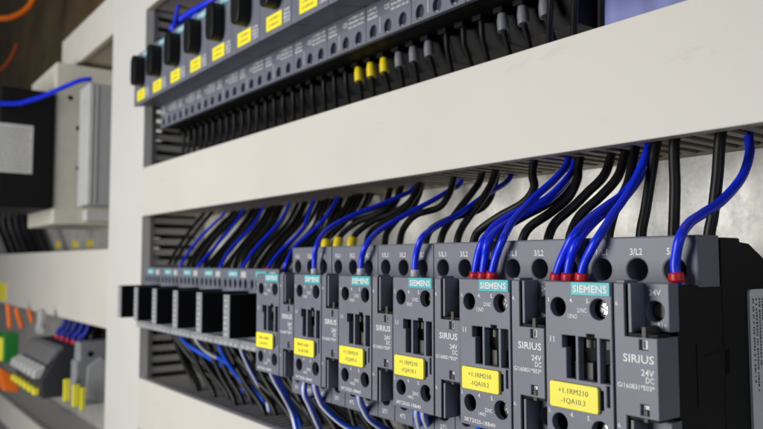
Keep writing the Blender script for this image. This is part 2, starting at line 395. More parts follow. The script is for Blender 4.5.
    part(l, 'lettering', 'white', fp); l = MB()
    l.text('3RT2025-1BB40', X(2.8), -56.9, 0, 1.45, 17.2, 'l')
    part(l, 'lettering', 'white', fp)
    l = MB()
    for zz in (-7.3, -46.7): part(MB().text('6.', X(29.8), zz, 0, 1.4), 'lettering', 'white', cp)
    l.text('SIRIUS', X(32.3), -25.2, 0, 2.45, 11.2); l.text('24V', X(43.4), -29.1, 0, 1.95, 4.6, 'r')
    l.text('DC', X(43.4), -31.3, 0, 1.75, 3.0, 'r'); l.text('G/160831*E03*', X(30.0), -33.6, 0, 1.45, 13.5)
    part(l, 'lettering', 'white', cp)
    t = MB().plate(rrect(X(2.7), X(23.2), -43.9, -34.95, .9), [], -1.3, .02, .3)
    part(t, 'marking_label', 'yellow', e)
    return e
ORD = ['nearest contactor, at the right', 'second contactor from the right', 'third contactor from the right',
       'fourth contactor from the right', 'fifth contactor from the right', 'sixth contactor, next to the black finned relays']
LBL = ['grey contactor nearest the camera, label ending 10.3, black side and rating plate',
       'grey contactor second from the right with yellow label ending 10.2',
       'grey contactor third from the right with yellow label ending 10.1',
       'grey contactor fourth from the right, one blue wire dropping in front of it',
       'grey contactor second from the relays, fifth from the right',
       'smallest-looking grey contactor, sixth from the right, beside the black finned relays']
c0 = contactor(-45, LBL[0])
cons = [c0]
for i in range(1, 6):
    c = copy_tree(c0, dx=(-45*i, 0, 0)); c['label'] = LBL[i]; cons.append(c); c.rotation_euler = (0, math.radians(random.uniform(-.22, .22)), math.radians(random.uniform(-.15, .15)))
for i, (c, l2) in enumerate(zip(cons, ('-1QA10.3', '-1QA10.2', '-1QA10.1', '-1QA9.4', None, None))):
    lab = [k for k in c.children if k.name.startswith('marking_label')][0]
    ORG[lab.name] = ORG[c.name]; x0 = -45*(i+1); l = MB()
    if l2:
        l.text('+1.1RM210', x0+12.9, -38.6, -1.3, 1.75, 12.6, 'c'); l.text(l2, x0+12.9, -41.9, -1.3, 1.75, 10.2, 'c')
    else:
        l.dashes(x0+6.8, x0+19, -38.6, 1.6, -1.3); l.dashes(x0+8, x0+18, -41.9, 1.6, -1.3)
    part(l, 'lettering', 'inkgrey' if l2 else 'inkyellow', lab)
# rating plate on the open side of the nearest contactor
t = MB().prism(rrect(58.5, 104, -70, -3.2, 1.6), -.8, .1, 'x'); rp = part(t, 'rating_plate', 'plate2', c0)
l = MB(); random.seed(3)
yy = 60.6
while yy < 84:
    z = -6.5
    end = random.choice((-30, -36, -44, -40))
    while z > end:
        ln = random.uniform(.4, 1.0)
        l.add([(.2, yy, z), (.2, yy+.9, z), (.2, yy+.9, z-ln), (.2, yy, z-ln)], [(0, 1, 2, 3)]); z -= ln+random.choice((.3, .35, .4, 1.1))
    yy += 2.3
part(l, 'print', 'ink', rp)

# ------------------------------------------------------------------ small relays with a black fin
def relay(xl, label):
    X = lambda a: xl+a
    e = empty('relay', (xl+22.5, D, -55), label, 'relay', 'row of small relays with black fins')
    c = MB().box(X(.3), X(44.7), 46, D-.4, -54, 1.4, .5); c.box(X(.6), X(44.4), 40.05, 46, -48, .6); part(c, 'base', 'greyd', e)
    hs = [('c', X(5+a*8.6), -9.3, 2.7, 3.3) for a in range(5)]
    t = MB().plate(rect(X(.2), X(44.8), -56, 2), hs, 36, 40, .4); fp = part(t, 'front_cover', 'grey', e)
    t = MB().box(X(.3), X(44.7), 29, 35.9, -55.6, -49.4, .5); l2 = part(t, 'lower_terminal_strip', 'termgrey', e)
    l = MB()
    for a in range(5): l.text('13 21 33 43 A2'.split()[a], X(5+a*8.6), -54.6, 29, 2.0, 4.6, 'c')
    part(l, 'lettering', 'white', l2)
    t = MB().box(X(12), X(28), 35.4, 36.4, -4.4, .3, .2); bp_ = part(t, 'brand_plate', 'teal', e)
    l = MB().text('SIEMENS', X(20), -3.2, 35.4, 2.2, 13.2, 'c'); part(l, 'lettering', 'white', bp_)
    t = MB().box(X(33), X(41), 35.6, 36.4, -4.6, -.2, .2); part(t, 'marker', 'labelwhite', e)
    t = MB().box(X(35.2), X(44.7), .8, 36, -43, -14.2, .5); fn = part(t, 'side_fin', 'black', e)
    t = MB().box(X(35.4), X(44.5), 0, .9, -42.7, -14.5, .3)
    fs = part(t, 'front_strip', 'termgrey', fn)
    l = MB()
    for q in range(7): l.dashes(X(37), X(42), -41+q*3.7, 1.1, 0)
    part(l, 'lettering', 'white', fs)
    return e
RL = ['relay with black fin, leftmost of six, against the vertical duct', 'relay with black fin, second from the vertical duct',
      'relay with black fin, third from the vertical duct', 'relay with black fin, third from the contactors',
      'relay with black fin, second from the contactors', 'relay with black fin, right against the contactor row']
r0 = relay(-577.5, RL[0]); rels = [r0]
for i in range(1, 6):
    c = copy_tree(r0, dx=(45*i, 0, 0)); c['label'] = RL[i]; rels.append(c)

# ------------------------------------------------------------------ motor circuit breakers of the upper row
def breaker(xl, label):
    X = lambda a: xl+a
    e = empty('circuit_breaker', (xl+22.5, D, 128), label, 'circuit breaker', 'row of breakers with black knobs')
    c = MB().prism([(60, 144.2), (60, 239), (D-.4, 239), (D-.4, 128), (90, 128), (84, 144.2)], X(.4), X(44.6), 'x')
    part(c, 'base', 'black', e)
    c = MB().prism([(27, 162.5), (27, 214), (59.8, 214), (59.8, 168.2)], X(.25), X(44.75), 'x', .4)
    fc = part(c, 'front_cover', 'grey', e)
    hs = [('c', X(a), 149.4, 3.7, 4.5) for a in (7.5, 22.3, 36.8)]
    t = MB().plate(rect(X(.2), X(44.8), 144, 169), hs, 55, 58.5, .35); tf = part(t, 'lower_terminal_block', 'grey', e)
    for a in (7.5, 22.3, 36.8): part(MB().cyl((X(a), 57.4, 149.4), 4.3, 1), 'screw', 'navy', tf)  # navy disc paints the blue-dark shade of the hole
    l = MB(); l.text('CE', X(19.5), 160.0, 55, 3.0, 5.0)
    for q in range(3): l.dashes(X(2), X(12), 163.2-q*2.7, 1.5, 55)
    for q in range(3): l.dashes(X(26), X(43), 163.4-q*2.8, 1.7, 55)
    for a, sx in ((7.5, 'T1'), (22.3, 'T2'), (36.8, 'T3')): l.text(sx, X(a), 145.0, 55, 1.0, 2.4, 'c')
    l.box(X(14.6), X(15), 54.9, 55, 147, 157)
    part(l, 'lettering', 'white', tf)
    t = MB().box(X(.4), X(44.6), 55, 70, 214.1, 237, .5); part(t, 'upper_terminal_block', 'grey', e)
    # rotary knob: round collar and a straight grip
    pr = []
    for q in range(36):
        t = q*math.pi/18; cx, cz = math.cos(t), math.sin(t)
        pr.append((X(25.8)+6.9*math.copysign(abs(cx)**.75, cx), 193+14.6*math.copysign(abs(cz)**.5, cz)))
    k = MB().prism(pr, 16.5, 26.9, 'y', .8)
    kn = part(k, 'rotary_knob', 'knob', e)
    t = MB().box(X(11.5), X(33.3), 26.3, 27.2, 165.8, 176.2, .2); ml = part(t, 'marking_label', 'yellow', e)
    l = MB()
    for q in range(2): l.dashes(X(15), X(30), 172.2-q*4, 1.5, 26.3)
    part(l, 'print', 'inkyellow', ml)
    t = MB().box(X(24), X(43), 26.4, 27.3, 207, 212.5, .2); bp_ = part(t, 'brand_plate', 'tealpale', e)
    l = MB().text('SIEMENS', X(33.5), 208.6, 26.4, 2.3, 14.5, 'c'); part(l, 'lettering', 'white', bp_)
    l = MB()
    for q in range(4): l.dashes(X(35), X(43.5), 174-q*2.6, 1.8, 27)
    part(l, 'lettering', 'white', fc); l = MB()
    for q in range(3): l.dashes(X(4), X(11), 200-q*5, 1.6, 27)
    part(l, 'lettering', 'white', fc)
    return e
BL = ['circuit breaker at the left end of the upper row, its label palest', 'circuit breaker second from the vertical duct in the upper row',
      'circuit breaker third from the vertical duct in the upper row', 'circuit breaker fourth from the vertical duct in the upper row',
      'circuit breaker fifth from the vertical duct in the upper row', 'circuit breaker sixth from the vertical duct, its knob cut by the top edge',
      'circuit breaker seventh from the vertical duct, pale yellow label at the top edge', 'circuit breaker above the three yellow wire sleeves',
      'circuit breaker just right of the yellow sleeves, over three grey sleeves', 'circuit breaker above three plain black wires, third from the right end',
      'circuit breaker over the right-hand group of grey sleeves', 'circuit breaker at the right end of the upper row']
b0 = breaker(-592, BL[0]); brks = [b0]
for i in range(1, 12):
    c = copy_tree(b0, dx=(45*i, 0, 0)); c['label'] = BL[i]; brks.append(c)
old = [k for k in brks[11].children if k.name.startswith('base')][0]     # the end breaker is a shallow one
bpy.data.objects.remove(old)
part(MB().prism([(58.6, 144.2), (58.6, 239), (67, 239), (67, 144.2)], -96.6, -52.4, 'x'), 'base', 'black', brks[11])

# ------------------------------------------------------------------ wires
def smooth(pts, n=7):
    pts = [Vector(p) for p in pts]; P = [pts[0]*2-pts[1]]+pts+[pts[-1]*2-pts[-2]]; out = []
    for i in range(1, len(P)-2):
        a, b_, c_, d_ = P[i-1:i+3]
        for k in range(n):
            t = k/n; out.append(.5*((2*b_)+(c_-a)*t+(2*a-5*b_+4*c_-d_)*t*t+(3*b_-a-3*c_+d_)*t**3))
    out.append(pts[-1]); return out
def wire(pts, r, mt, label, group, sleeve=None, stripe=None, cat='wire', seg=10, name='wire'):
    pts = smooth(pts); o = Vector(pts[0])
    m = MB().tube(pts, r, seg, 0, stripe).build(name, [mt, 'wwire'] if stripe else mt, origin=o)
    tag(m, label, cat, group)
    if sleeve:                              # plastic collar of the end ferrule, a child of its wire
        sm, s0, s1, sr = sleeve
        acc = 0; q = []; prev = pts[0]
        for p in pts:
            acc += (p-prev).length; prev = p
            if s0 <= acc: q.append(p)
            if acc > s1: break
        if len(q) < 2: q = [pts[0], pts[1]]
        rs = [sr*(1.12-.12*i/(len(q)-1)) if sm in ('red', 'wsleeve') else sr*(.82+.26*min(1, 2.2*i/(len(q)-1))) for i in range(len(q))]
        part(MB().tube(q, rs, 12), 'ferrule_sleeve', sm, m)
    return m
def pxpath(start, px, ys, ye, tail=None, clear=None):   # start point (mm), then pixels whose depth runs from ys to ye
    n = len(px); L = [0]
    for i in range(1, n): L.append(L[-1]+math.dist(px[i], px[i-1]))
    P = [Vector(start)] if start else []
    l0 = 0
    if ys < 30:                              # stays in front of the terminal block until it is above its top edge
        for q, l in zip(px, L):
            if at(q[0], q[1], ys).z < 19: l0 = l
    if clear is None: l0 = 0
    for q, l in zip(px, L): P.append(at(q[0], q[1], ys+(ye-ys)*max(0, (l-l0)/(L[-1]-l0))))
    if tail: P.append(P[-1]+Vector(tail))
    return P
TAIL = (3, 2, 16)
# black mains wires from the contactor tops: (contactor, pole, pixels, depth at bottom and at the duct)
MAIN = [
 (0, 2, [(709.5, 233), (712.8, 215), (717.5, 175), (720.6, 135)], 50, 55),
 (0, 1, [(673.6, 232), (674.2, 217), (675, 185), (674.5, 142)], 50, 55),
 (0, 0, [(641.6, 230), (645.5, 210), (651.5, 172), (656, 145)], 50, 58),
 (1, 2, [(609, 232), (616, 207), (628, 184), (634, 153)], 50, 68),
 (1, 1, [(571, 234), (580.5, 215), (600, 197), (617, 178), (624, 158)], 50, 72),
 (1, 0, [(549, 236), (556, 222), (573, 207), (588, 192), (603, 177), (610, 160)], 50, 76),
 (2, 2, [(523.5, 237), (531, 226), (550, 213), (568, 198), (577, 180), (578.5, 165)], 50, 70),
 (2, 1, [(498, 237), (504, 228), (524, 216), (545, 205), (566, 190), (573, 172)], 50, 78),
 (2, 0, [(474.5, 239), (480, 230), (500, 216), (523, 203), (534, 188), (532.5, 171)], 50, 66),
 (3, 2, [(458, 238), (463, 226), (472, 213), (485, 195), (494, 177)], 50, 72),
 (3, 1, [(441.5, 238), (447, 226), (460, 208), (474, 190), (481, 178)], 50, 76),
 (3, 0, [(426.5, 239), (433, 228), (455, 217), (478, 210), (489, 200), (494, 186)], 50, 82),
 (4, 2, [(400, 242), (404, 228), (416, 215), (438, 208), (447, 198), (452, 186)], 50, 78),
 (4, 1, [(385, 243), (388, 231), (400, 216), (412, 200), (419, 186)], 50, 78),
 (4, 0, [(367, 243), (372, 231), (390, 219), (411, 208), (418, 197), (421, 187)], 50, 85),
 (5, 2, [(352, 243), (357, 233), (373, 221), (393, 213), (409, 202), (417, 187)], 50, 84),
 (5, 1, [(338, 243), (343, 233), (358, 222), (378, 214), (395, 203), (401, 188)], 50, 84),
 (5, 0, [(326, 243), (330, 232), (344, 220), (364, 215), (383, 208), (390, 190)], 50, 84)]
POLE = ['1/L1', '3/L2', '5/L3']; CN = ['nearest contactor', 'second contactor from right', 'third contactor from right', 'fourth contactor from right', 'fifth contactor from right', 'contactor beside relays']
for ci, pl, px, ya, yb in MAIN:
    sl = ('ysleeve', 0, 9, 3.0) if ci == 5 else None
    wr = 2.15 if ci < 3 else 2.0
    P = pxpath(None, px, ya, yb, TAIL); P.insert(0, P[0]+(P[0]-P[1]).normalized()*3+Vector((0, 0, -5)))
    if ci == 5: P = [Vector((P[1].x, 50, 12)), Vector((P[1].x, 50, 18.5))]+P[2:]
    wire(P, wr, 'wire', 'black wire %sfrom %s of the %s up into duct' % ('with yellow sleeve ' if ci == 5 else '', POLE[pl], CN[ci]),
         'black wires above the contactors', sl)
# blue control wires with ferrules
BLUE = [
 ([(676.5, 277), (675.3, 262), (680, 238), (689.5, 223), (703, 213.5), (722.6, 200), (742, 177), (749.5, 154), (749, 139)], 14, 76, 'red', 'blue wire with red ferrule, rightmost, curving up from the nearest contactor'),
 ([(581.5, 277), (584.5, 263), (596, 241), (607, 224), (613, 214), (626.5, 195), (640, 170), (647, 153), (648.5, 145)], 14, 60, 'red', 'blue wire with red ferrule beside the teal plate of the nearest contactor'),
 ([(556, 278.5), (561.5, 259), (573.5, 236), (588, 220), (605, 207), (623, 194), (639, 173), (647, 152)], 14, 70, 'red', 'blue wire with red ferrule, leftmost of three at the nearest contactor'),
 ([(567.5, 278), (570, 260), (576.5, 243), (591, 225), (609, 209), (627, 195), (642, 174), (650, 152)], 14, 76, 'red', 'blue wire with red ferrule, middle of three at the nearest contactor'),
 ([(474.5, 277.5), (477.5, 257), (482, 243), (488, 234), (497, 224), (517, 212), (546, 199), (566, 180), (574, 165)], 14, 74, 'red', 'blue wire, leftmost of three at the second contactor from the right'),
 ([(482.5, 277.5), (485, 257), (488, 242), (500, 228), (524, 214), (550, 199), (568, 180), (576, 162)], 14, 80, 'red', 'blue wire, middle of three at the second contactor from the right'),
 ([(491.5, 277), (496, 257), (502.5, 240.5), (507, 231), (515, 218), (535, 197), (556, 178), (568, 161)], 14, 68, 'red', 'blue wire, rightmost of three at the second contactor from the right'),
 ([(415, 274.5), (416, 256), (422, 238), (437, 226), (457, 215.5), (472, 205), (487, 194), (510, 178)], 14, 92, 'wsleeve', 'blue wire with white ferrule at the third contactor from the right'),
 ([(361, 272), (362, 258), (366.5, 245), (380, 230), (410, 212.5), (434.5, 199.5), (450, 190), (461, 182)], 14, 88, 'wsleeve', 'blue wire bending down to the fourth contactor from the right'),
 ([(314.5, 272), (314.5, 260), (317, 245), (327, 230), (352, 216), (377, 206), (401, 196), (413, 188)], 14, 90, 'wsleeve', 'blue wire bending down to the fifth contactor from the right')]
for px, ya, yb, sm, lab in BLUE:
    P = pxpath(None, px, 20.5, yb, (-1, 1, 14), True); P.insert(0, P[0]+Vector((0, .5, -6)))
    wire(P, 1.75 if sm == 'red' else 1.6, 'blue', lab, 'blue control wires above the contactors', (sm, 3.6, 7.4, 2.45) if sm == 'red' else (sm, 3.6, 7.6, 2.1))
# bundle above the small relays
RB = [([(181, 265), (187, 255), (200, 238), (216, 222), (224, 214)], 0), ([(199, 266), (215, 247), (231, 228), (242, 212)], 1), ([(221, 266), (231, 249), (252, 227), (262, 210)], 2),
      ([(243, 267), (257, 247), (278, 224), (289, 205)], 3), ([(268.5, 268), (280, 252), (302, 230), (309, 214), (314, 202)], 4), ([(287, 262), (296, 246), (322, 222), (338.5, 197)], 5)]
RW = ['leftmost relay', 'second relay from the left', 'third relay from the left', 'fourth relay from the left', 'fifth relay from the left', 'relay next to the contactors']
WPOS = ['first', 'second', 'third', 'fourth', 'fifth', 'sixth', 'seventh']
for px, k in RB:
    P = pxpath(None, px, 44, 90, (5, 2, 14)); P.insert(0, P[0]+Vector((-3, 0, -6)))
    wire(P, 1.5, 'blue', 'blue wire leaning right from the %s up into the duct' % RW[k], 'blue wires above the relays', ('red', 3, 7, 2.0) if k == 4 else None)
    for j, dx in enumerate((6, 12, 18, 24, 30, 36)):
        jj = random.uniform(-2, 2); Q = []
        for i, p in enumerate(P):
            t = i/(len(P)-1); Q.append(p+Vector((dx*(1-.25*t)+jj*t*2, (3-(j % 4)*2)*t+4+(j % 2)*4, random.uniform(-1, 1)*t)))
        wire(Q, 1.75, 'wire', 'black wire, %s right of the blue one on the %s' % (WPOS[j], RW[k]), 'black wires above the relays')
P = pxpath(None, [(169, 264), (178, 248), (192, 228), (205, 212)], 46, 84, (3, 2, 10)); wire(P, 1.7, 'wire', 'black wire at the far left, first above the leftmost relay', 'black wires above the relays')
P = pxpath(None, [(174, 264), (184, 248), (199, 228), (213, 211)], 46, 84, (3, 2, 10)); wire(P, 1.7, 'wire', 'black wire at the far left, second above the leftmost relay', 'black wires above the relays')
# two loose blacks and a blue behind the sixth contactor
for px, lab in (([(300, 250), (308, 236), (326, 214), (337, 199)], 'black wire rising behind the left edge of the sixth contactor'),
                ([(340, 226), (350, 212), (358, 196)], 'black wire behind the blue one over the sixth contactor, left'),
                ([(352, 226), (362, 210), (368, 195)], 'black wire behind the blue one over the sixth contactor, right'),
                ([(384, 222), (393, 210), (399, 189)], 'black wire in the thick bundle above the fifth contactor')):
    wire(pxpath(None, px, 74, 92, (3, 1, 12)), 1.8, 'wire', lab, 'loose black wires behind the bundle')

# wires under the contactors and relays
LOW = [
 ('blue', [(179, 332), (189, 345), (208, 357), (224, 367), (240, 378)], 40, 84, None, 'blue wire curving right from under the second relay'),
 ('blue', [(199, 338), (206, 350), (222, 360), (236, 370), (248, 382)], 44, 84, None, 'blue wire beside the white one under the third relay'),
 ('wwire', [(195.5, 337), (203, 348), (214, 356), (228, 362), (246, 372)], 38, 84, None, 'white wire curving right from under the third relay'),
 ('blue', [(218.5, 341), (226, 359), (239, 377), (254, 390), (262, 398)], 38, 76, None, 'blue wire dropping steeply from under the fourth relay'),
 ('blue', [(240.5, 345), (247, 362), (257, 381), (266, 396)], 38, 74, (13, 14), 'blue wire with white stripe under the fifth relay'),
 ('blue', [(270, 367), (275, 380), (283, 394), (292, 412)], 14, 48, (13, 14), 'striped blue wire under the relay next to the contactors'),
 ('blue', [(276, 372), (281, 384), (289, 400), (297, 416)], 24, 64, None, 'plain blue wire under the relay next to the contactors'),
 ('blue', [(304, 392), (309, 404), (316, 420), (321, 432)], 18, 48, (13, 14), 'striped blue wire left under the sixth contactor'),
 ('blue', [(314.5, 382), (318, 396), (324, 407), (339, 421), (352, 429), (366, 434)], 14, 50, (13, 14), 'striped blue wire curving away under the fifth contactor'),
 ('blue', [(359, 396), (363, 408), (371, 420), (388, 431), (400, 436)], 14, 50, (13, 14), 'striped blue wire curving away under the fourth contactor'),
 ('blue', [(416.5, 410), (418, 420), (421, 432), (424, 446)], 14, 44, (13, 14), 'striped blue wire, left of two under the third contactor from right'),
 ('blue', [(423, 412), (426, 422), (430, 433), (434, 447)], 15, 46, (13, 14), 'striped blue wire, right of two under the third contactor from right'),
 ('blue', [(480, 428), (485, 440), (490, 452)], 15, 46, None, 'blue wire under the second contactor from the right, at the bottom edge')]
for mt, px, ya, yb, st, lab in LOW:
    P = pxpath(None, px, ya, yb, (4, 2, -14)); P.insert(0, P[0]+Vector((-2, 2, 8)))
    if mt == 'wwire': wire(P, 1.8, 'wwire', lab, 'control wires below the row')
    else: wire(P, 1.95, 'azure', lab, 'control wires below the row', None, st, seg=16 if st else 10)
k = 0
for xs, zs, dx, who in [(-577.5+45*i, -53, 62, RW[i]) for i in range(6)]+[(-45*(i+1), -72, 22, CN[i]) for i in range(5, 0, -1)]:
    for j in range(7 if zs > -60 else 3):
        x = xs+4+j*(5.6 if zs > -60 else 14.7); d = dx*random.uniform(.75, 1.1); yo = 58+random.uniform(-4, 8)
        ym = 64+j*6 if zs > -60 else 64+j*5
        wire([(x, yo, zs+4), (x+d*.12, yo+1, zs-10), (x+d*.55, (yo+ym)/2, zs+(-110-zs)*.62), (x+d*.92, ym, -106), (x+d*1.05, ym+2, -122)],
             2.25 if zs > -60 else 2.2, 'wire', 'black wire, %s under the %s, dropping into the lower duct' % (WPOS[j], who), 'black wires below the row')

# wires under the breakers
for i in range(12):
    for j, a in enumerate((5.2, 19.6, 34.2)):
        x = -592+45*i+a; y = 77.5 if i < 11 else 62; lean = (11 if i > 6 else (9 if i > 3 else 4))*random.uniform(.8, 1.25)
        if i == 11: lean = 2
        sm = {7: 'ysleeve', 8: 'gsleeve', 10: 'gsleeve'}.get(i)
        P = [(x, y, 146), (x+.2, y, 139), (x+1, y, 131), (x+lean*.45, y-1, 121), (x+lean, y-3, 106), (x+lean*1.2, y-3, 92)]
        wd = {'ysleeve': 'with yellow sleeve ', 'gsleeve': 'with grey sleeve '}.get(sm, '')
        wire(P, 1.7, 'wire', 'black wire %sfrom pole %d of breaker %s' % (wd, j+1, ('left end', 'second from the duct', 'third from the duct', 'fourth from the duct', 'fifth from the duct', 'sixth from the duct', 'seventh from the duct', 'over the yellow sleeves', 'right of the yellow sleeves', 'third from the right end', 'second from the right end', 'right end')[i]),
             'black wires under the breakers', (sm, 4.2, 14.5, 3.0) if sm else None)
        c = MB().box(x-3.4, x+3.4, y-4, y+4.5, 141, 144.1, .4)
        part(c, 'wire_guard', 'black', brks[i])
# blue wires above the breakers
for px, ya, yb, r, lab in (([(171, 30), (180, 20), (193, 11), (209, 2), (226, -10)], 66, 92, 3.2, 'thick blue cable above the breakers at the top edge'),
                           ([(173, 30), (175, 20), (178, 8), (182, -6)], 64, 70, 2.0, 'thin blue wire rising into the top duct'),
                           ([(183, 24), (196, 15), (203, 4), (206, -10)], 76, 90, 3.0, 'blue wire beside the thick blue cable above the breakers')):
    wire(pxpath(None, px, ya, yb), r, 'blue', lab, 'blue wires above the breakers')

# ------------------------------------------------------------------ left field: power supply, casing, transformer, terminals
def ya(px, x): return at(px, 200, x, 0)[1]
def za(px, py, x): return at(px, py, x, 0)[2]
# grey power supply (side towards the camera)
xa = -770.
y0 = ya(87, xa); zt, zb = za(95, 83, xa), za(95, 205, xa)
e = empty('power_supply', (xa-25, D, zb), 'grey sheet metal power supply left of the vertical duct', 'power supply')
w_ = xa-at(78.5, 150, y0, 1)[0]
c = MB().box(xa-w_, xa, y0, D-2, zb, zt, 1.2); part(c, 'housing', 'psu', e)
c = MB()
for d in (3.2, 8.5): part(MB().box(xa, xa+.8, y0+d, y0+d+1.5, zb+2, zt-2, .2), 'rib', 'labelwhite', e)
# pale casing behind it
xb = -869.
yb0 = ya(53, xb); ztb, zbb = za(60, 62, xb), za(60, 224, xb)
wb = xb-at(28, 210, yb0, 1)[0]
e = empty('device_casing', (xb-wb/2, D, zbb), 'tall pale cream device casing behind the black transformer', 'device')
part(MB().box(xb-wb, xb, yb0, D-2, zbb, ztb, 1.5), 'housing', 'cream', e)
c = MB()
for py in (98, 128.5, 168.5):
    q = at(80 if py > 100 else 72, py, xb, 0); part(MB().cyl((xb-.2, q.y-2, q.z), 3.2, .6, 'x'), 'screw', 'black', e)
c = MB().box(xb, xb+18, D-60, D-4, zbb+4, zbb+19, 1.); part(c, 'foot', 'labelwhite', e)
# black transformer with white sticker
xc = -865.
yc1 = ya(52, xc); ztc, zbc = za(30, 89, xc), za(30, 208, xc)
e = empty('transformer', (xc-70, D, zbc), 'black transformer with a white sticker at the left edge', 'transformer')
part(MB().box(xc-140, xc, ya(-4, xc), yc1, zbc, ztc, 3), 'housing', 'black', e)
q0, q1 = at(-6, 122, xc, 0), at(32, 174, xc, 0)
st = part(MB().box(xc, xc+.5, q0.y, q1.y, q1.z, at(15, 124, xc, 0).z, .1), 'sticker', 'labelwhite', e)
l = MB(); zz = at(15, 124, xc, 0).z-6
random.seed(5)
while zz > q1.z+3:
    y_ = q0.y+3
    while y_ < q1.y-6:
        ln = random.uniform(1.5, 5); l.add([(xc+.7, y_, zz), (xc+.7, y_+ln, zz), (xc+.7, y_+ln, zz-1), (xc+.7, y_, zz-1)], [(0, 1, 2, 3)]); y_ += ln+1.2
    zz -= 4.6
part(l, 'print', 'inkgrey', st)
# blue cable over the transformer
P = [at(-12, 104, xc+10, 0), at(4, 103.5, xc+10, 0), at(20, 103, xc+12, 0), at(42, 96.5, xc+20, 0), at(62, 88, xc+30, 0), at(80, 80.5, xc+40, 0), at(92, 79, xc+44, 0)]
wire(P, 3.1, 'blue', 'thick blue cable crossing in front of the black transformer', None, None, None, 'cable', 12, 'cable')
tag(MB().cyl(tuple(at(20, 103, xc+12, 0)-Vector((2, 0, 0))), 3.6, 3.2, 'y').build('cable_tie', 'ink', origin=at(20, 103, xc+12, 0)), 'black cable tie round the thick blue cable', 'cable tie')
# black cables under the transformer
for i in range(7):
    p0, p1, p2, p3 = (at(a_, b_, 76+(i % 3)*6) for a_, b_ in ((2+i*5.5, 196), (-1+i*6.6, 222), (6+i*6.6, 243), (11+i*6.6, 256)))
    wire([p0, p1, p2, p3], 5.5, 'wire', 'black cable under the transformer, %s from the left' % ('first', 'second', 'third', 'fourth', 'fifth', 'sixth', 'seventh')[i], 'black cables under the transformer', None, None, 'cable', name='cable')
# orange cables
wire([at(-14, 15, -1150, 0), at(0, 18, -1150, 0), at(12, 17, -1150, 0), at(24, 11, -1150, 0), at(32, 2, -1150, 0), at(35, -10, -1150, 0)], 4.6, 'orange', 'bright orange cable arching at the top left corner', None, None, None, 'cable', 12, 'cable')
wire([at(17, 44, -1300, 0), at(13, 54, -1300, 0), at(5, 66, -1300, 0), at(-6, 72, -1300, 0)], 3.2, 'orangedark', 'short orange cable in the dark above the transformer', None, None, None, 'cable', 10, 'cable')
# yellow tag on the left duct, yellow dots on the plate
tag(MB().box(-1420, at(6.5, 290, YD, 1).x, YD-1, YD-.05, at(3, 301, YD, 1).z, at(3, 283, YD, 1).z, .3).build('tag', 'yellow', origin=(-1390, YD, -50)), 'yellow tag on the left duct at the photo edge', 'tag')
for i, (a, c_) in enumerate(((47, 246), (59, 245), (76, 244.5), (91, 243.5))):
    p = at(a, c_, D, 1); tag(MB().cyl((p.x, D-4, p.z), 7, 3.9).build('screw_cap', 'ysleeve', origin=p), 'small yellow cap on the mounting plate, %s from the left of four' % WPOS[i], 'screw cap', 'yellow caps on the plate')
# terminal row, lower left
xe = -880.
ye0, ye1 = ya(48, xe), ya(74, xe)
ztop = za(60, 348, xe); zbot = za(60, 397, xe)
TB = ['fused terminal block nearest the vertical duct, dark end face showing']+['fused terminal block, %s from the dark end face' % w for w in ('second', 'third', 'fourth', 'fifth', 'sixth', 'seventh', 'eighth', 'ninth')]
def terminal(x1, label):
    e = empty('terminal_block', (x1-14, D, zbot), label, 'terminal block', 'fused terminal blocks in a row')
    h = ztop-zbot
    c = MB().prism([(ye0, zbot), (ye0-2, zbot+h*.35), (ye0+8, zbot+h*.62), (ye0+18, ztop-6), (ye0+24, ztop), (D-6, ztop+2), (D-6, zbot)], x1-27.4, x1, 'x', 1.)
    part(c, 'housing', 'termdark', e)
    c = MB().prism([(ye0+6, zbot+h*.66), (ye0+4.5, zbot+h*.68), (ye0+16, ztop-2), (ye0+24, ztop+1.5), (ye0+24, ztop-3)], x1-26.6, x1-1.2, 'x', .5)
    part(c, 'top_cover', 'termmid', e)
    c = MB().prism([(ye0-1, zbot+h*.38), (ye0-11, zbot+h*.40), (ye0-9, zbot+h*.56), (ye0+3, zbot+h*.66), (ye0+6, zbot+h*.60)], x1-21, x1-6, 'x', 2)
    part(c, 'fuse_lever', 'psu', e)
    c = MB().box(x1-19.5, x1-8, ye0-9, ye0-2.2, zbot+4, zbot+12, .8); part(c, 'marker', 'yellow', e)
    return e
t0 = terminal(xe, TB[0]); terms = [t0]
for i in range(1, 6):
    c = copy_tree(t0, dx=(-28*i, 0, 0)); c['label'] = TB[i]; terms.append(c)
for i in range(5):
    x = xe-10-i*30; q = Vector((x, 58, ztop+2))
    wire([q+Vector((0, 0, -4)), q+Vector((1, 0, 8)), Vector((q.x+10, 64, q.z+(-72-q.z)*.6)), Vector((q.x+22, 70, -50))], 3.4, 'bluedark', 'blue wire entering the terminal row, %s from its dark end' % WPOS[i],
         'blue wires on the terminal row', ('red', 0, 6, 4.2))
    q = Vector((x-14, 70, ztop+2))
    if i < 3: wire([q+Vector((0, 4, -4)), q+Vector((0, 8, 12)), Vector((q.x+14, 78, q.z+(-76-q.z)*.6)), Vector((q.x+30, 86, -50))], 3.2, 'wire', 'black wire behind the blue ones on the terminal row, %s' % WPOS[i], 'black wires on the terminal row')
p = at(40, 322, xe-60, 0)
wire([p+Vector((-20, 6, 12)), p+Vector((0, 2, 0)), p+Vector((18, -4, -10))], 5.5, 'psu', 'pale grey conduit end above the terminal row', None, None, None, 'conduit', 14, 'conduit')
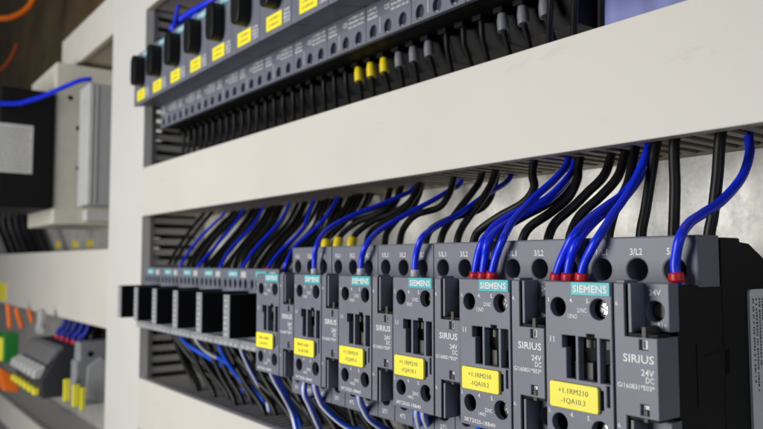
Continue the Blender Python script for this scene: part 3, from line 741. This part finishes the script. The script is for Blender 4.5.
# grey module with a hole, in front of the vertical duct
xd = -800.
a0, a1 = at(76, 370, xd, 0), at(112, 400, xd, 0)
ysh = ya(83.5, xd); ztd = za(95, 342, xd); zmd = za(80, 361, xd); zbd = za(90, 405, xd)
e = empty('module', (xd-12, D, zbd), 'light grey stepped module with a round hole left of the duct', 'module')
c = MB().prism([(a0.y, zbd), (a0.y, zmd), (ysh, zmd), (ysh, ztd), (D-3, ztd+2), (D-3, zbd)], xd-24, xd, 'x', 1.5); part(c, 'housing', 'termgrey', e)
q = at(90.5, 354, xd, 0); part(MB().cyl((xd-.1, q.y, q.z), 3.4, .5, 'x'), 'hole', 'black', e)
c = MB().prism([(ya(92, xd), za(92, 366, xd)), (ya(104, xd), za(104, 357, xd)), (ya(112, xd), za(112, 360, xd)), (ya(112, xd), za(112, 402, xd)), (ya(90, xd), za(90, 398, xd))], xd+.01, xd+1.6, 'x', .4); part(c, 'side_cover', 'psu', e)
for i, (l0, l1, t_, b_) in enumerate(((64, 70.5, 379.5, 401), (73, 80, 385, 406.5), (81, 85.5, 388, 410))):
    x = xd+6+i*9; p0, p1 = at(l0, t_, x, 0), at(l1, b_, x, 0)
    tag(MB().box(x-3, x, p0.y, p1.y, p1.z, p0.z, .8).build('marker_strip', 'yellow', origin=(x, p0.y, p1.z)), 'yellow marker strip by the grey module, %s of three from the left' % WPOS[i], 'marker', 'yellow marker strips')
tag(MB().box(-1030, -727, 84, D-.3, -180, -71, 2).build('device', 'black', origin=(-880, D, -180)), 'added black block darkening the space behind the grey module', 'device')  # added block, its black stands in for the dark behind the module
# green and yellow earth terminals
xg = -1080.
g0, g1 = at(0, 345, xg, 0), at(22, 345, xg, 0)
for i in range(2):
    x = xg-i*34; y0_ = ya(9 if i == 0 else -3, xg)
    e = empty('earth_terminal', (x-15, D, za(10, 358, xg)), ('green and yellow earth terminal beside the fused terminal row', 'green and yellow earth terminal at the left photo edge')[i], 'terminal', 'earth terminals')
    zt_, zb_ = za(14, 333, xg), za(14, 362, xg)
    c = MB().box(x-30, x, y0_, ya(23 if i == 0 else 10, xg), zb_, zt_, 1.5); part(c, 'housing', 'green', e)
    c = MB().box(x-26, x-4, y0_-4, y0_+.0, zb_+2, zt_-7, 1.); part(c, 'marker', 'yellow', e)
# orange wires and blurred things behind them
for i, (pts) in enumerate((((8, 304), (9, 316), (10, 328)), ((16, 308), (19, 318), (22, 328)), ((29, 310), (31, 316), (32, 322)))):
    wire([at(a, c_, -1120, 0) for a, c_ in pts], 3.6, 'orange', 'orange wire under the left duct, %s from the left' % WPOS[i], 'orange wires under the left duct', cat='wire', seg=10)
e = MB().prism([(ya(4, -1060), za(4, 366, -1060)), (ya(22, -1060), za(22, 376, -1060)), (ya(26, -1060), za(26, 392, -1060)), (ya(10, -1060), za(10, 391, -1060))], -1100, -1060, 'x', 2)
tag(e.build('end_cover', 'orange', origin=(-1080, 40, za(10, 391, -1060))), 'orange end cover below the fused terminal row', 'end cover')

e = MB().box(-95, 40, 104, D-.3, 106, 268, 1.)  # added panel, carries a blue reflection on the plate as its own colour
tag(e.build('panel', 'bluesheen', origin=(100, D, 106)), 'added panel painted as a blue reflection at the top edge right of the upper breakers', 'panel')
# ------------------------------------------------------------------ camera
cd = bpy.data.cameras.new('camera'); cam = bpy.data.objects.new('camera', cd); COL.objects.link(cam)
R = Matrix((rt, up, -fw)).transposed(); cam.matrix_world = Matrix.Translation(CAM*S) @ R.to_4x4()
cd.sensor_width = 36; cd.lens = F/PW*36; cd.clip_start = .005; cd.clip_end = 20
cd.dof.use_dof = True; cd.dof.focus_distance = .285; cd.dof.aperture_fstop = 14.5
scene.camera = cam
# ------------------------------------------------------------------ light: one broad lamp in front and to the left, dim room
def area(name, loc, target, sx, sy, power, col):
    l = bpy.data.lights.new(name, 'AREA'); l.shape = 'RECTANGLE'; l.size = sx; l.size_y = sy; l.energy = power; l.color = col
    o = bpy.data.objects.new(name, l); COL.objects.link(o); o.location = loc
    o.rotation_euler = (Vector(target)-Vector(loc)).to_track_quat('-Z', 'Y').to_euler(); return o
area('room_light', (-.50, -.92, .05), (-.42, .1, .02), .52, .70, 12.7, (1, .978, .94))
area('fill_light', (1.0, -.42, .30), (-.1, .05, 0), .5, .5, 1.7, (.72, .82, 1))  # added cool fill for the right-hand faces, no source seen there
world = bpy.data.worlds.new('World'); scene.world = world; world.use_nodes = True
bg = world.node_tree.nodes['Background']; bg.inputs[0].default_value = (.74, .82, 1, 1); bg.inputs[1].default_value = .045
scene.view_settings.view_transform = 'Standard'; scene.view_settings.look = 'None'; scene.view_settings.gamma = 1
scene.view_settings.exposure = 0
scene.cycles.use_denoising = True
